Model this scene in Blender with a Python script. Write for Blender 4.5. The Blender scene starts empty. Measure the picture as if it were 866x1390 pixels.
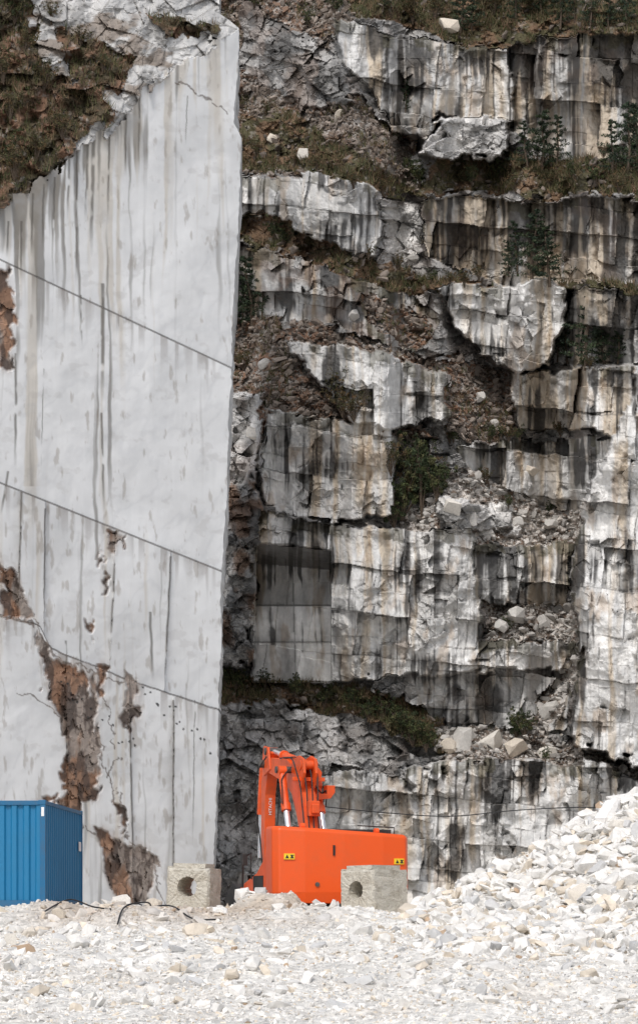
import bpy, bmesh, math, random
import numpy as np
from mathutils import Vector, Matrix, Euler
random.seed(7); rng=np.random.RandomState(11)
scene=bpy.context.scene
COL=scene.collection
F=3081.0; ZC=1.6
def P(px,py,D): return Vector(((px-433.0)/F*D, D, ZC+(1240.0-py)/F*D))
# ------------------------------------------------------------ noise helpers
_T=[np.random.RandomState(100+i).rand(256,256) for i in range(12)]
def vn(x,y,s=0):
    T=_T[s%12]; x=x+s*17.3; y=y+s*9.1
    xi=np.floor(x).astype(int); yi=np.floor(y).astype(int)
    fx=x-xi; fy=y-yi; fx=fx*fx*(3-2*fx); fy=fy*fy*(3-2*fy)
    a=T[yi&255,xi&255]; b=T[yi&255,(xi+1)&255]; c=T[(yi+1)&255,xi&255]; d=T[(yi+1)&255,(xi+1)&255]
    return (a*(1-fx)+b*fx)*(1-fy)+(c*(1-fx)+d*fx)*fy
def fbm(x,y,s=0,o=4):
    r=0;a=.5;t=0
    for i in range(o):
        r=r+a*vn(x,y,s+i); t+=a; a*=.5; x=x*2.03+3.1; y=y*2.03+1.7
    return r/t
def wor(x,y,s=0):
    T1=_T[s%12];T2=_T[(s+1)%12];T3=_T[(s+2)%12];T4=_T[(s+3)%12];T5=_T[(s+4)%12]
    xi=np.floor(x).astype(int); yi=np.floor(y).astype(int)
    f1=np.full(x.shape,9.0);f2=np.full(x.shape,9.0)
    r=np.zeros(x.shape);ta=np.zeros(x.shape);tb=np.zeros(x.shape);dx1=np.zeros(x.shape);dy1=np.zeros(x.shape)
    for i in(-1,0,1):
        for j in(-1,0,1):
            cx=(xi+i)&255; cy=(yi+j)&255
            dx=xi+i+T1[cy,cx]-x; dy=yi+j+T2[cy,cx]-y
            d=np.sqrt(dx*dx+dy*dy)
            m=d<f1
            f2=np.where(m,f1,np.minimum(f2,d)); f1=np.where(m,d,f1)
            r=np.where(m,T3[cy,cx],r);ta=np.where(m,T4[cy,cx],ta);tb=np.where(m,T5[cy,cx],tb)
            dx1=np.where(m,dx,dx1);dy1=np.where(m,dy,dy1)
    return f1,f2,r,(ta-.5)*dx1+(tb-.5)*dy1
def brick(x,y,s=0):
    T=_T[s%12];T2=_T[(s+3)%12]
    yy=y+.0; row=np.floor(yy).astype(int); fy=yy-row
    xo=x+T[row&255,5]*9+ .9*vn(x*.8,row*3.7,s)
    col=np.floor(xo).astype(int); fx=xo-col
    r=T2[row&255,col&255]; tl=(T[row&255,col&255]-.5)*(fx-.5)+(T2[col&255,row&255]-.5)*(fy-.5)*.6
    e=np.minimum(np.minimum(fx,1-fx),np.minimum(fy,1-fy)); return r,tl,e
def ss(a,b,x):
    t=np.clip((x-a)/(b-a),0,1); return t*t*(3-2*t)
def inpoly(X,Y,poly):
    r=np.zeros(X.shape,bool); n=len(poly)
    for i in range(n):
        x1,y1=poly[i];x2,y2=poly[(i+1)%n]
        if y1==y2: continue
        c=((Y<y1)!=(Y<y2))&(X<(x2-x1)*(Y-y1)/(y2-y1)+x1)
        r^=c
    return r
def blur(A,n,axis):
    if n<1:return A
    pad=[(0,0),(0,0)];pad[axis]=(n,n)
    B=np.pad(A,pad,mode='edge')
    c=np.cumsum(B,axis=axis); 
    z=np.zeros_like(np.take(c,[0],axis=axis)); c=np.concatenate([z,c],axis=axis)
    w=2*n+1
    if axis==0: return (c[w:]-c[:-w])/w
    return (c[:,w:]-c[:,:-w])/w
def mix3(c,t,col): return c*(1-t[...,None])+np.array(col)*t[...,None]
# ------------------------------------------------------------ materials
def newmat(name):
    m=bpy.data.materials.new(name); m.use_nodes=True
    nt=m.node_tree; b=nt.nodes['Principled BSDF']; return m,nt,b
def N(nt,t,**k):
    n=nt.nodes.new(t)
    for a,v in k.items(): setattr(n,a,v)
    return n
def attr_mat(name,scale=3.0,bump=0.4,dist=0.1,rough=.85,var=.35,spec=.25):
    m,nt,b=newmat(name); L=nt.links
    a=N(nt,'ShaderNodeAttribute',attribute_name='Col')
    tc=N(nt,'ShaderNodeTexCoord')
    n1=N(nt,'ShaderNodeTexNoise'); n1.inputs['Scale'].default_value=scale; n1.inputs['Detail'].default_value=8; n1.inputs['Roughness'].default_value=.65
    L.new(tc.outputs['Object'],n1.inputs['Vector'])
    mr=N(nt,'ShaderNodeMapRange'); mr.inputs[1].default_value=.3;mr.inputs[2].default_value=.7;mr.inputs[3].default_value=1-var;mr.inputs[4].default_value=1+var
    L.new(n1.outputs[0],mr.inputs[0])
    mx=N(nt,'ShaderNodeVectorMath',operation='SCALE'); L.new(a.outputs['Color'],mx.inputs[0]); L.new(mr.outputs[0],mx.inputs['Scale'])
    L.new(mx.outputs[0],b.inputs['Base Color'])
    bp=N(nt,'ShaderNodeBump'); bp.inputs['Strength'].default_value=bump; bp.inputs['Distance'].default_value=dist
    n2=N(nt,'ShaderNodeTexNoise'); n2.inputs['Scale'].default_value=scale*1.7; n2.inputs['Detail'].default_value=6
    L.new(tc.outputs['Object'],n2.inputs['Vector'])
    L.new(n2.outputs[0],bp.inputs['Height']); L.new(bp.outputs[0],b.inputs['Normal'])
    b.inputs['Roughness'].default_value=rough; b.inputs['Specular IOR Level'].default_value=spec
    return m
def flat_mat(name,col,rough=.5,metal=0,dirt=.0,dirtcol=(.2,.17,.14),scale=2.0,bump=0,spec=.5,coat=0):
    m,nt,b=newmat(name); L=nt.links
    tc=N(nt,'ShaderNodeTexCoord')
    n1=N(nt,'ShaderNodeTexNoise'); n1.inputs['Scale'].default_value=scale; n1.inputs['Detail'].default_value=8;n1.inputs['Roughness'].default_value=.7
    L.new(tc.outputs['Object'],n1.inputs['Vector'])
    cr=N(nt,'ShaderNodeMapRange'); cr.inputs[1].default_value=.45;cr.inputs[2].default_value=.75;cr.inputs[3].default_value=0;cr.inputs[4].default_value=dirt
    L.new(n1.outputs[0],cr.inputs[0])
    mx=N(nt,'ShaderNodeMix',data_type='RGBA'); L.new(cr.outputs[0],mx.inputs[0])
    mx.inputs[6].default_value=(*col,1); mx.inputs[7].default_value=(*dirtcol,1)
    L.new(mx.outputs[2],b.inputs['Base Color'])
    r2=N(nt,'ShaderNodeMapRange'); r2.inputs[3].default_value=rough*.8;r2.inputs[4].default_value=min(1,rough*1.3)
    L.new(n1.outputs[0],r2.inputs[0]); L.new(r2.outputs[0],b.inputs['Roughness'])
    b.inputs['Metallic'].default_value=metal; b.inputs['Specular IOR Level'].default_value=spec
    if coat: b.inputs['Coat Weight'].default_value=coat
    if bump:
        bp=N(nt,'ShaderNodeBump'); bp.inputs['Strength'].default_value=bump; bp.inputs['Distance'].default_value=.05
        n2=N(nt,'ShaderNodeTexNoise'); n2.inputs['Scale'].default_value=scale*6;n2.inputs['Detail'].default_value=6
        L.new(tc.outputs['Object'],n2.inputs['Vector']);L.new(n2.outputs[0],bp.inputs['Height']); L.new(bp.outputs[0],b.inputs['Normal'])
    return m
M_cliff=attr_mat('stained_marble_cliff',1.8,.45,.11,var=.20)
M_wall=attr_mat('sawn_marble',.35,.10,.03,rough=.75,var=.06)
M_ground=attr_mat('rubble_ground',6,.8,.08)
M_rock=attr_mat('broken_marble',6,.4,.04,var=.15)
M_leaf=attr_mat('foliage',2,.0,.01,rough=.7,var=.3)
M_bark=flat_mat('bark',(.09,.065,.045),.9,dirt=.5,dirtcol=(.04,.03,.02),scale=6,bump=.4)
M_orange=flat_mat('orange_paint',(.82,.098,.008),.42,dirt=.30,dirtcol=(.48,.12,.05),scale=1.6)
M_orange2=flat_mat('orange_paint_boom',(.80,.098,.012),.45,dirt=.5,dirtcol=(.28,.09,.04),scale=3)
M_black=flat_mat('black_rubber',(.02,.02,.02),.7,dirt=.5,dirtcol=(.12,.1,.09),scale=4)
M_steel=flat_mat('worn_steel',(.10,.095,.09),.6,metal=.4,dirt=.7,dirtcol=(.22,.18,.15),scale=4)
M_chrome=flat_mat('chrome_rod',(.85,.85,.87),.22,metal=.7)
M_white=flat_mat('white_lettering',(.8,.8,.8),.5)
M_yellow=flat_mat('yellow_label',(.85,.6,.03),.5)
M_blackp=flat_mat('black_print',(.02,.02,.02),.5)
M_blue=flat_mat('blue_container_paint',(.008,.175,.36),.5,dirt=.35,dirtcol=(.03,.15,.26),scale=1.3)
M_blued=flat_mat('blue_frame_paint',(.008,.13,.28),.5,dirt=.5,dirtcol=(.10,.09,.08),scale=2.5)
M_conc=flat_mat('weathered_concrete',(.60,.565,.49),.9,dirt=.85,dirtcol=(.33,.28,.21),scale=3.5,bump=1.0,spec=.2)
M_cable=flat_mat('black_cable',(.015,.015,.017),.5)
# ------------------------------------------------------------ mesh helpers
def mesh_np(name,V,faces_n,Fc,mat,color=None,smooth=False):
    me=bpy.data.meshes.new(name)
    nv=len(V); nf=len(Fc)
    me.vertices.add(nv); me.vertices.foreach_set('co',np.ascontiguousarray(V,dtype=np.float32).ravel())
    me.loops.add(nf*faces_n); me.loops.foreach_set('vertex_index',np.ascontiguousarray(Fc,dtype=np.int32).ravel())
    me.polygons.add(nf); me.polygons.foreach_set('loop_start',np.arange(0,nf*faces_n,faces_n,dtype=np.int32))
    me.update(calc_edges=True)
    if color is not None:
        ca=me.color_attributes.new('Col','FLOAT_COLOR','POINT')
        c=np.ones((nv,4),dtype=np.float32); c[:,:3]=np.clip(color,0,1); ca.data.foreach_set('color',c.ravel())
    me.materials.append(mat)
    me.polygons.foreach_set('use_smooth',np.full(nf,smooth,dtype=bool))
    me.validate(); return me
def obj(name,me,parent=None,**props):
    o=bpy.data.objects.new(name,me); COL.objects.link(o)
    if parent: o.parent=parent
    for k,v in props.items(): o[k]=v
    return o
def gridfaces(ny,nx):
    i=np.arange(ny*nx).reshape(ny,nx)
    return np.stack([i[:-1,:-1],i[1:,:-1],i[1:,1:],i[:-1,1:]],-1).reshape(-1,4)
class MB:
    def __init__(s): s.bm=bmesh.new()
    def box(s,x0,x1,y0,y1,z0,z1,M=None):
        vs=[s.bm.verts.new(((x0,x1)[i],(y0,y1)[j],(z0,z1)[k])) for i in(0,1) for j in(0,1) for k in(0,1)]
        for f in((0,1,3,2),(4,6,7,5),(0,4,5,1),(2,3,7,6),(0,2,6,4),(1,5,7,3)): s.bm.faces.new([vs[i] for i in f])
        if M is not None:
            for v in vs: v.co=M@v.co
        return vs
    def prism(s,pts,axis,a,b):
        def mk(p,t):
            if axis=='x': return (t,p[0],p[1])
            if axis=='y': return (p[0],t,p[1])
            return (p[0],p[1],t)
        A=[s.bm.verts.new(mk(p,a)) for p in pts];B=[s.bm.verts.new(mk(p,b)) for p in pts]
        n=len(pts); s.bm.faces.new(A);s.bm.faces.new(B[::-1])
        for i in range(n): s.bm.faces.new([A[i],B[i],B[(i+1)%n],A[(i+1)%n]])
    def cyl(s,p,q,r,n=16,r2=None,cap=True):
        p=Vector(p);q=Vector(q);r2=r if r2 is None else r2
        d=(q-p).normalized(); u=d.orthogonal().normalized(); w=d.cross(u)
        A=[];B=[]
        for i in range(n):
            a=2*math.pi*i/n; o=u*math.cos(a)+w*math.sin(a)
            A.append(s.bm.verts.new(p+o*r));B.append(s.bm.verts.new(q+o*r2))
        for i in range(n): s.bm.faces.new([A[i],A[(i+1)%n],B[(i+1)%n],B[i]])
        if cap: s.bm.faces.new(A[::-1]);s.bm.faces.new(B)
    def tube(s,pts,r,n=8):
        pts=[Vector(p) for p in pts]; rings=[]
        for i,p in enumerate(pts):
            d=(pts[min(i+1,len(pts)-1)]-pts[max(i-1,0)]).normalized()
            u=d.cross(Vector((.13,.2,.97))).normalized(); w=d.cross(u)
            rr=r[i] if isinstance(r,(list,tuple)) else r
            rings.append([s.bm.verts.new(p+(u*math.cos(2*math.pi*k/n)+w*math.sin(2*math.pi*k/n))*rr) for k in range(n)])
        for a,b in zip(rings,rings[1:]):
            for k in range(n): s.bm.faces.new([a[k],a[(k+1)%n],b[(k+1)%n],b[k]])
        s.bm.faces.new(rings[0][::-1]);s.bm.faces.new(rings[-1])
    def done(s,name,mat,parent=None,bevel=0,seg=2,smooth=False,**props):
        bmesh.ops.recalc_face_normals(s.bm,faces=s.bm.faces)
        me=bpy.data.meshes.new(name); s.bm.to_mesh(me); s.bm.free(); me.materials.append(mat)
        if smooth:
            for p in me.polygons: p.use_smooth=True
            me.set_sharp_from_angle(angle=math.radians(35))
        o=obj(name,me,parent,**props)
        if bevel:
            b=o.modifiers.new('b','BEVEL'); b.width=bevel;b.segments=seg;b.limit_method='ANGLE'
        return o
def bez(pts,n=24):
    P_=[Vector(p) for p in pts]; P_=[P_[0]]+P_+[P_[-1]]; out=[]
    for i in range(1,len(P_)-2):
        a,b,c,d=P_[i-1:i+3]
        for k in range(n):
            t=k/n; out.append(.5*((2*b)+(c-a)*t+(2*a-5*b+4*c-d)*t*t+(3*b-a-3*c+d)*t**3))
    out.append(P_[-2]); return out
# ============================================================ BACK CLIFF
STEP=1.25
px=np.arange(225,1000,STEP); py=np.arange(-140,1265,STEP)
PX,PY=np.meshgrid(px,py)
WX=PX+(fbm(PX/45,PY/45,1)-.5)*28+(fbm(PX/9,PY/9,3,3)-.5)*10
WY=PY+(fbm(PX/60,PY/40,5)-.5)*22+(fbm(PX/8,PY/8,6,3)-.5)*11
_,_,jr,jt=wor(PX/22,PY/16,8); WY=WY+(jr-.5)*9+jt*13; WX=WX+(jr-.5)*7
kind=np.full(PX.shape,3); dark=np.full(PX.shape,.4); cream=np.full(PX.shape,.2); rust=np.full(PX.shape,.15); bri=np.full(PX.shape,.85); off=np.zeros(PX.shape)
FA,SL,VG,RO=0,1,2,3
R=[
([(480,-300),(1100,-300),(1100,50),(700,54),(690,66),(590,55),(540,30),(480,20)],VG,.5,0,.1,.5,0),
([(200,-300),(480,-300),(480,20),(440,60),(470,120),(560,190),(560,262),(440,240),(330,230),(200,230)],SL,.5,0,.5,.66,0),
([(330,-20),(380,30),(450,60),(480,130),(420,150),(370,120),(325,90)],RO,.45,0,.3,.8,-.4),
([(450,22),(510,40),(590,60),(690,65),(690,160),(600,152),(570,190),(540,180),(500,120),(462,80)],FA,.42,.5,0,1.05,-1.0),
([(690,62),(720,50),(1100,45),(1100,228),(760,218),(690,175)],FA,.55,1.0,.15,1.0,0.8),
([(330,150),(420,160),(560,258),(600,212),(760,212),(1100,225),(1100,272),(580,265),(520,262),(430,235),(330,225)],VG,.5,0,.65,.5,0),
([(568,190),(600,158),(650,148),(685,165),(686,208),(640,214),(570,214)],RO,.1,.2,0,1.4,-3),
([(310,235),(400,240),(440,232),(500,250),(520,262),(516,345),(440,335),(380,300),(310,292)],FA,.34,.2,0,1.08,-1.5),
([(520,264),(572,285),(572,352),(516,345)],RO,.3,.1,.1,1.15,0),
([(570,268),(700,272),(1100,272),(1100,388),(760,390),(680,386),(580,352)],FA,.58,.9,.15,.98,.6),
([(310,290),(380,300),(440,335),(520,348),(600,383),(760,388),(1100,388),(1100,398),(770,398),(620,392),(560,402),(470,372),(400,347),(310,322)],VG,.5,0,.5,.6,0),
([(310,325),(400,348),(470,372),(560,402),(600,440),(560,480),(450,440),(310,430)],FA,.52,.25,.35,.92,0),
([(585,390),(700,386),(745,378),(770,400),(745,500),(700,508),(650,480),(610,430)],FA,.26,.35,0,1.18,-2.8),
([(770,397),(1100,395),(1100,490),(750,497)],FA,.60,.7,0,.92,1.0),
([(310,430),(450,445),(560,482),(620,480),(640,490),(700,508),(697,590),(640,604),(600,580),(610,510),(520,480),(390,460),(340,500),(310,520)],SL,.5,0,.85,.66,0),
([(480,395),(560,420),(590,450),(560,475),(500,440)],SL,.5,0,.85,.6,0),
([(390,460),(470,470),(530,480),(605,505),(608,565),(560,580),(480,572),(400,505)],FA,.28,.25,.05,1.12,-2.2),
([(695,510),(760,505),(1100,490),(1100,592),(840,592),(760,583),(700,588)],FA,.30,.9,0,1.15,-1.2),
([(310,520),(390,465),(480,572),(560,582),(600,602),(535,596),(360,558),(350,625),(320,600)],SL,.5,0,.8,.66,0),
([(308,530),(350,535),(355,620),(345,700),(308,660)],RO,.2,.2,.25,1.25,-1),
([(360,558),(450,565),(520,575),(535,600),(530,700),(450,712),(360,690)],FA,.20,.35,.1,1.15,-1.6),
([(610,607),(700,600),(840,597),(835,692),(760,697),(640,642)],FA,.40,.5,0,1.1,0),
([(596,645),(640,640),(760,697),(835,692),(780,736),(650,737),(640,714),(560,722),(530,702),(560,660)],SL,.3,0,.2,1.25,0),
([(590,672),(690,690),(700,720),(600,724)],RO,.2,.1,0,1.3,-.8),
([(350,692),(450,714),(560,720),(645,720),(652,812),(340,815)],FA,.22,.45,.05,1.15,-1.2),
([(648,737),(776,735),(776,824),(650,820)],FA,.68,.6,0,1.15,-.4),
([(345,814),(652,812),(650,868),(780,868),(780,912),(560,916),(345,926)],FA,.30,.3,0,1.12,-1.5),
([(655,818),(780,822),(780,868),(655,868)],SL,.3,0,.1,1.1,0),
([(550,916),(780,906),(770,992),(600,992),(550,962)],FA,.44,.25,.1,.9,0),
([(782,765),(776,737),(802,660),(835,600),(848,560),(870,500),(1100,480),(1100,1050),(780,1050)],FA,.20,.25,.05,1.2,-4.5),
([(760,890),(795,880),(765,960),(738,1012),(712,1005),(738,950)],SL,.3,0,.1,1.2,0),
([(285,908),(400,925),(500,930),(560,955),(600,985),(600,1025),(560,1012),(520,978),(440,967),(360,947),(285,965)],VG,.5,0,.2,.6,0),
([(590,990),(740,996),(790,1015),(866,1035),(1100,1045),(1100,1090),(866,1062),(830,1038),(740,1034),(600,1040)],SL,.3,0,.1,1.1,0),
([(285,955),(380,950),(450,972),(480,1020),(560,1040),(560,1125),(470,1170),(285,1300)],RO,.34,.2,.12,1.2,-2),
([(300,1035),(335,1045),(330,1090),(298,1085)],RO,.1,.1,0,1.4,-2.2),
([(390,1060),(480,1045),(560,1060),(560,1130),(480,1160),(390,1150)],FA,.30,.2,.05,1.0,-2.6),
([(555,1052),(600,1037),(740,1033),(830,1036),(866,1060),(1100,1085),(1100,1400),(470,1400),(470,1140),(555,1120)],FA,.26,.3,.05,1.12,-3.8),
([(350,738),(400,742),(450,748),(449,926),(343,926)],FA,.06,.10,.0,1.3,9),
([(300,665),(350,645),(356,690),(350,740),(345,850),(338,900),(290,905),(300,700)],RO,.3,.2,.75,1.0,-2.4),
]
fcl=np.ones(PX.shape)
for poly,k,d,c,r,b,o in R:
    m=inpoly(WX,WY,poly) if k!=FA else inpoly(PX+(WX-PX)*.8,PY+(WY-PY)*.7,poly)
    if o>3: m=inpoly(PX+(WX-PX)*.04,PY+(WY-PY)*.04,poly); cave=m
    kind[m]=k;dark[m]=d;cream[m]=c;rust[m]=r;bri[m]=b;off[m]=min(o,3)
kk=np.choose(kind,[.06,1.05,.95,.34])
kk=blur(blur(kk,6,1),1,0)
dz=STEP*118/F
Db=(np.cumsum(kk[::-1],axis=0)[::-1])*dz
Db=blur(Db,3,1)
off=np.where(cave,-1.5,off)
brow=inpoly(PX+(WX-PX)*.3,PY+(WY-PY)*.3,[(352,688),(450,700),(452,748),(400,743),(350,738)])
off=np.where(brow&~cave,-2.6,off)
off=blur(blur(off,1,1),1,0)
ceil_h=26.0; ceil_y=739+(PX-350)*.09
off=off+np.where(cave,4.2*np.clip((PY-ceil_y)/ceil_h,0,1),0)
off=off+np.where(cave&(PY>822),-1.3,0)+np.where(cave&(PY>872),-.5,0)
D=101+Db+off
isF=(kind==FA).astype(float); isS=(kind==SL).astype(float); isV=(kind==VG).astype(float); isR=(kind==RO).astype(float)
SX=PX+.10*PY+(fbm(PX/50,PY/50,3,3)-.5)*14; SY=PY-.10*PX+(fbm(PX/50,PY/50,7,3)-.5)*14
a1,a2,ar,at=wor(SX/60,SY/42,0)
b1,b2,br_,bt=wor(SX/24,SY/18,3)
c1,c2,cr_,ct=wor(PX/10,PY/8,5)
d1,d2,dr_,dt=wor(PX/4.2,PY/3.5,2)
k1r,k1t,k1e=brick(SX/76,SY/60,1)
k2r,k2t,k2e=brick(SX/33,SY/34,6)
k3r,k3t,k3e=brick((PX+(fbm(PX/20,PY/60,2,3)-.5)*10)/12,PY/80,4)
e1,e2,er_,et_=wor((PX+.3*PY)/19,(PY-.2*PX)/24,9)
frac=ss(.53,.64,fbm(PX/40,PY/36,11,3))*np.where(cave,0,1)
nse=fbm(PX/25,PY/25,4,5)-.5
fin=fbm(PX/6,PY/9,1,3)-.5
cvf=np.where(cave,.12,1.0)
D+= isF*cvf*((k1r-.5)*1.9+k1t*1.1+(k2r-.5)*.5*(k1r>.45)+k2t*.35+(k3r-.5)*.16+nse*.75+fin*.16+frac*((er_-.5)*.6+et_*1.2+(cr_-.5)*.15))
D+= isR*((ar-.5)*1.5+at*1.9+(br_-.5)*.65+bt*1.2+(cr_-.5)*.2+ct*.45+nse*1.4+dt*.15)
D+= isS*((br_-.5)*.35+bt*.4+(cr_-.5)*.30+ct*.4+(dr_-.5)*.28+nse*2.2+fin*.4)
D+= isV*((br_-.5)*.5+nse*2.4+(cr_-.5)*.35+(dr_-.5)*.2+fin*.3)
big=fbm(PX/160,PY/130,8,2)-.5; D+=big*4
lip=np.zeros(PX.shape)
for r in range(1,PX.shape[0]): lip[r]=(lip[r-1]+STEP)*isF[r]
wob=(fbm(PX/30,PY/60,2)-.5)*14
s=.36*vn((PX+wob)/5.5,PY/260,1)+.34*vn((PX+wob)/15,PY/110,4)+.30*vn((PX+wob*.5)/2.3,PY/110,9)
Ln=50+170*vn(PX/9,PY/400,6)
s=s+.16*(1-np.clip(lip/Ln,0,1))-.05+(fin*.10)
pat=fbm(PX/55,PY/45,9,3)-.5
th=.79-.40*dark-pat*.65-(k1r-.5)*.14-(k2r-.5)*.05
dm=ss(th-.08,th+.08,s)
w=np.ones(PX.shape+(3,))*np.array([.655,.648,.635])
tone=(.86+.24*k1r)*(.93+.12*k2r)*(1+.42*nse)*(1-frac*.15*er_)
w=w*(bri*tone)[...,None]
cs=.45*vn((PX+wob)/11,PY/180,5)+.3*vn((PX+wob)/4,PY/120,7)+.25*fbm(PX/40,PY/40,3,3)
cm=np.clip(ss(.62-.35*cream,.85-.3*cream,cs),0,1)
w=mix3(w,cm*.72,(.50,.40,.28))
gm=ss(.42,.72,fbm(PX/7,PY/30,3,4)); w=w*(1-.22*gm)[...,None]
oc=ss(.60,.75,fbm(PX/16,PY/40,6,4)); w=mix3(w,oc*.45,(.36,.25,.15))
face=mix3(w,dm*.88,(.058,.056,.055))
crk=(1-ss(.006,.022,k1e))*.7+(1-ss(.008,.03,k2e))*.45*ss(.46,.6,fbm(PX/60,PY/60,1,2))+(1-ss(0,.06,e2-e1))*frac*.5
crk=np.where(cave,((np.abs(PY-822)<1.5)|(np.abs(PY-872)<1.2)|(np.abs(PX-398-(PY-800)*.03)<1.0)).astype(float)*.9,crk)
face=mix3(face,np.clip(crk,0,1)*.62,(.07,.063,.055))
rm=ss(.55,.75,fbm(PX/25,PY/25,10,4)+rust*.3)*rust*1.3
face=mix3(face,np.clip(rm,0,1)*.8,(.22,.13,.08))
face=mix3(face,np.where(cave&(PY<ceil_y+ceil_h),.75,0.),(.13,.12,.11))  # shade under the cave ceiling, painted into the rock colour
rt=.14+.52*np.clip(.45*br_+.3*ar+.15*dr_+nse*.8,0,1)**1.1
rc=rt[...,None]*np.array([1,.98,.955])*(bri*1.15)[...,None]
dk=ss(.48,.66,fbm(PX/16,PY/28,6,5)+ (dark-.5)*.4)
rc=mix3(rc,dk*.70,(.07,.067,.064))
rc=mix3(rc,np.clip(ss(.40,.62,fbm(PX/22,PY/26,7,4))*rust*1.3,0,1)*.85,(.24,.15,.10))
rc=mix3(rc,(1-ss(0,.07,b2-b1))*.4,(.05,.047,.043))
st=ss(.66-.32*bri,.92-.25*bri,.6*dr_+.4*cr_+nse*.6)
soil=mix3(np.ones(PX.shape+(3,))*np.array([.155,.122,.098]),np.clip(rust*ss(.32,.58,fbm(PX/35,PY/25,2,4))*1.4,0,1),(.225,.135,.09))
stone=(.22+.36*dr_)[...,None]*np.array([1,.93,.86])*np.clip(bri*1.1,.55,1.3)[...,None]
sc=soil*(1-st[...,None])+stone*st[...,None]
sc=mix3(sc,ss(.52,.64,fbm(PX/30,PY/20,11,4))*.4*(bri<.8),(.09,.075,.06))
vg=mix3(np.ones(PX.shape+(3,))*np.array([.085,.076,.040]),ss(.44,.60,fbm(PX/22,PY/12,9,4)),(.17,.11,.068))
vg=mix3(vg,ss(.70,.85,.6*dr_+.4*cr_)*.5,(.34,.31,.28))
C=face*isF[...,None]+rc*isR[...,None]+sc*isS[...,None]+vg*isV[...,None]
lm=(lip>0)*(lip<9+14*vn(PX/12,PY/30,2))*ss(.45,.6,vn(PX/14,PY/40,8))*np.where(cave,0,1)
C=mix3(C,lm*.55,(.08,.072,.04))
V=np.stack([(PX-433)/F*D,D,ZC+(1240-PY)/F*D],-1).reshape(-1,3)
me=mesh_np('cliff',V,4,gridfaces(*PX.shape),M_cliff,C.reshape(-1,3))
cl=obj('cliff',me,kind='structure',label='stepped marble quarry cliff with dark water stains and rubble ledges',category='cliff')
def cliffD(x,y):
    j=int(round((x-px[0])/STEP)); i=int(round((y-py[0])/STEP))
    i=max(0,min(len(py)-1,i)); j=max(0,min(len(px)-1,j)); return float(D[i,j])
def onc(x,y,d=0): return P(x,y,cliffD(x,y)+d)
# ============================================================ LEFT SAWN WALL
u=np.linspace(0,1,380); q=np.arange(-140,1262,1.3)
edge_y=[-160,0,18,38,165,186,300,500,790,965,1150,1262]
edge_x=[296,300,300,325,317,327,322,314,301,297,292,292]
E=np.interp(q,edge_y,edge_x)+ (fbm(q/9,q*0,4,4)-.5)*5+(vn(q/60,q*0,2)-.5)*4
U,Q=np.meshgrid(u,q)
X0=-120.0
LX=X0+(E[:,None]-X0)*U; LY=Q
def wd(x):
    t=(x-0)/320.0; return 1/((1-t)/79.0+t/88.0)
f1l=np.interp(LX,[-150,0,305,330],[282,352,495,507]); f2l=np.interp(LX,[-150,0,300,330],[595,655,775,787])
f3l=np.interp(LX,[-150,0,55,70,180,300,330],[790,835,850,880,925,965,975])
wx=LX+(fbm(LX/35,LY/35,1)-.5)*22+(fbm(LX/7,LY/7,3,3)-.5)*10; wy=LY+(fbm(LX/30,LY/30,5)-.5)*22+(fbm(LX/7,LY/7,6,3)-.5)*10
_,_,jr,jt=wor(LX/16,LY/20,8); wx=wx+(jr-.5)*10+jt*14; wy=wy+(jr-.5)*8
ns=fbm(LX/20,LY/20,6,3)-.5
DW=wd(LX)+(1240-LY)*.0013
DW+= -.30*(LY>f1l)-.25*(LY>f2l)-.40*(LY>f3l)
mid=(LY>f2l)&(LY<f3l); low=(LY>f3l)
c=np.ones(LX.shape+(3,))*np.array([.735,.74,.745])
c=c*(.86+.26*fbm(LX/90,LY/120,7,4))[...,None]
c=c*(.96+.08*fbm(LX/5,LY/60,3,4))[...,None]
def seamx(xa,ya,xb,yb): return xa+(xb-xa)*(LY-ya)/(yb-ya)+ns*2
for msk,sm in((mid,[(30,668,26,832),(62,690,60,840),(158,720,150,900),(232,755,224,935)]),(low,[(90,870,96,1230),(176,925,182,1235),(236,950,236,1235)])):
    for i,s_ in enumerate(sm):
        sx=seamx(*s_); g_=msk*(LX>sx); DW+=g_*(.28 if i%2 else -.26); c=c*(1+g_*(.06 if i%2 else -.07))[...,None]
DW+= (fbm(LX/70,LY/70,2,3)-.5)*.2+(fbm(LX/12,LY/12,4,3)-.5)*.025
pn=(LY>f1l).astype(int)+(LY>f2l)+(LY>f3l)
c=c*np.choose(pn,[1.0,1.03,.98,.95])[...,None]
wb=(fbm(LX/30,LY/80,2)-.5)*12
stk=.5*vn((LX+wb)/6,LY/420,1)+.3*vn((LX+wb)/14,LY/220,4)+.2*vn((LX+wb)/2.5,LY/180,9)
topy=np.interp(LX,[-150,0,60,130,190,215,310],[300,272,235,185,118,100,60])
dd=LY-topy
patch=ss(.38,.62,fbm(LX/60,LY/110,3,3))
sz=.44*np.exp(-np.clip(dd,0,1e4)/160)*np.interp(LX,[0,60,120,170,240,320],[.9,1,1,1,.55,.35])*(.5+.65*patch)
sz+= .16*np.exp(-((LX-135)/18)**2)*(LY<760)+.15*np.exp(-((LX-40)/18)**2)*(LY<660)
sz+= .08*low*np.exp(-((LX-130)/60)**2)
m=ss(.62,.86,.5*vn((LX+wb)/14,LY/300,6)+.5*vn((LX+wb)/5,LY/260,8)+sz*.8-.02)
c=mix3(c,m*.48,(.48,.41,.31))
m=ss(.73,.93,stk+sz)
c=mix3(c,m*.72,(.14,.125,.105))
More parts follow.
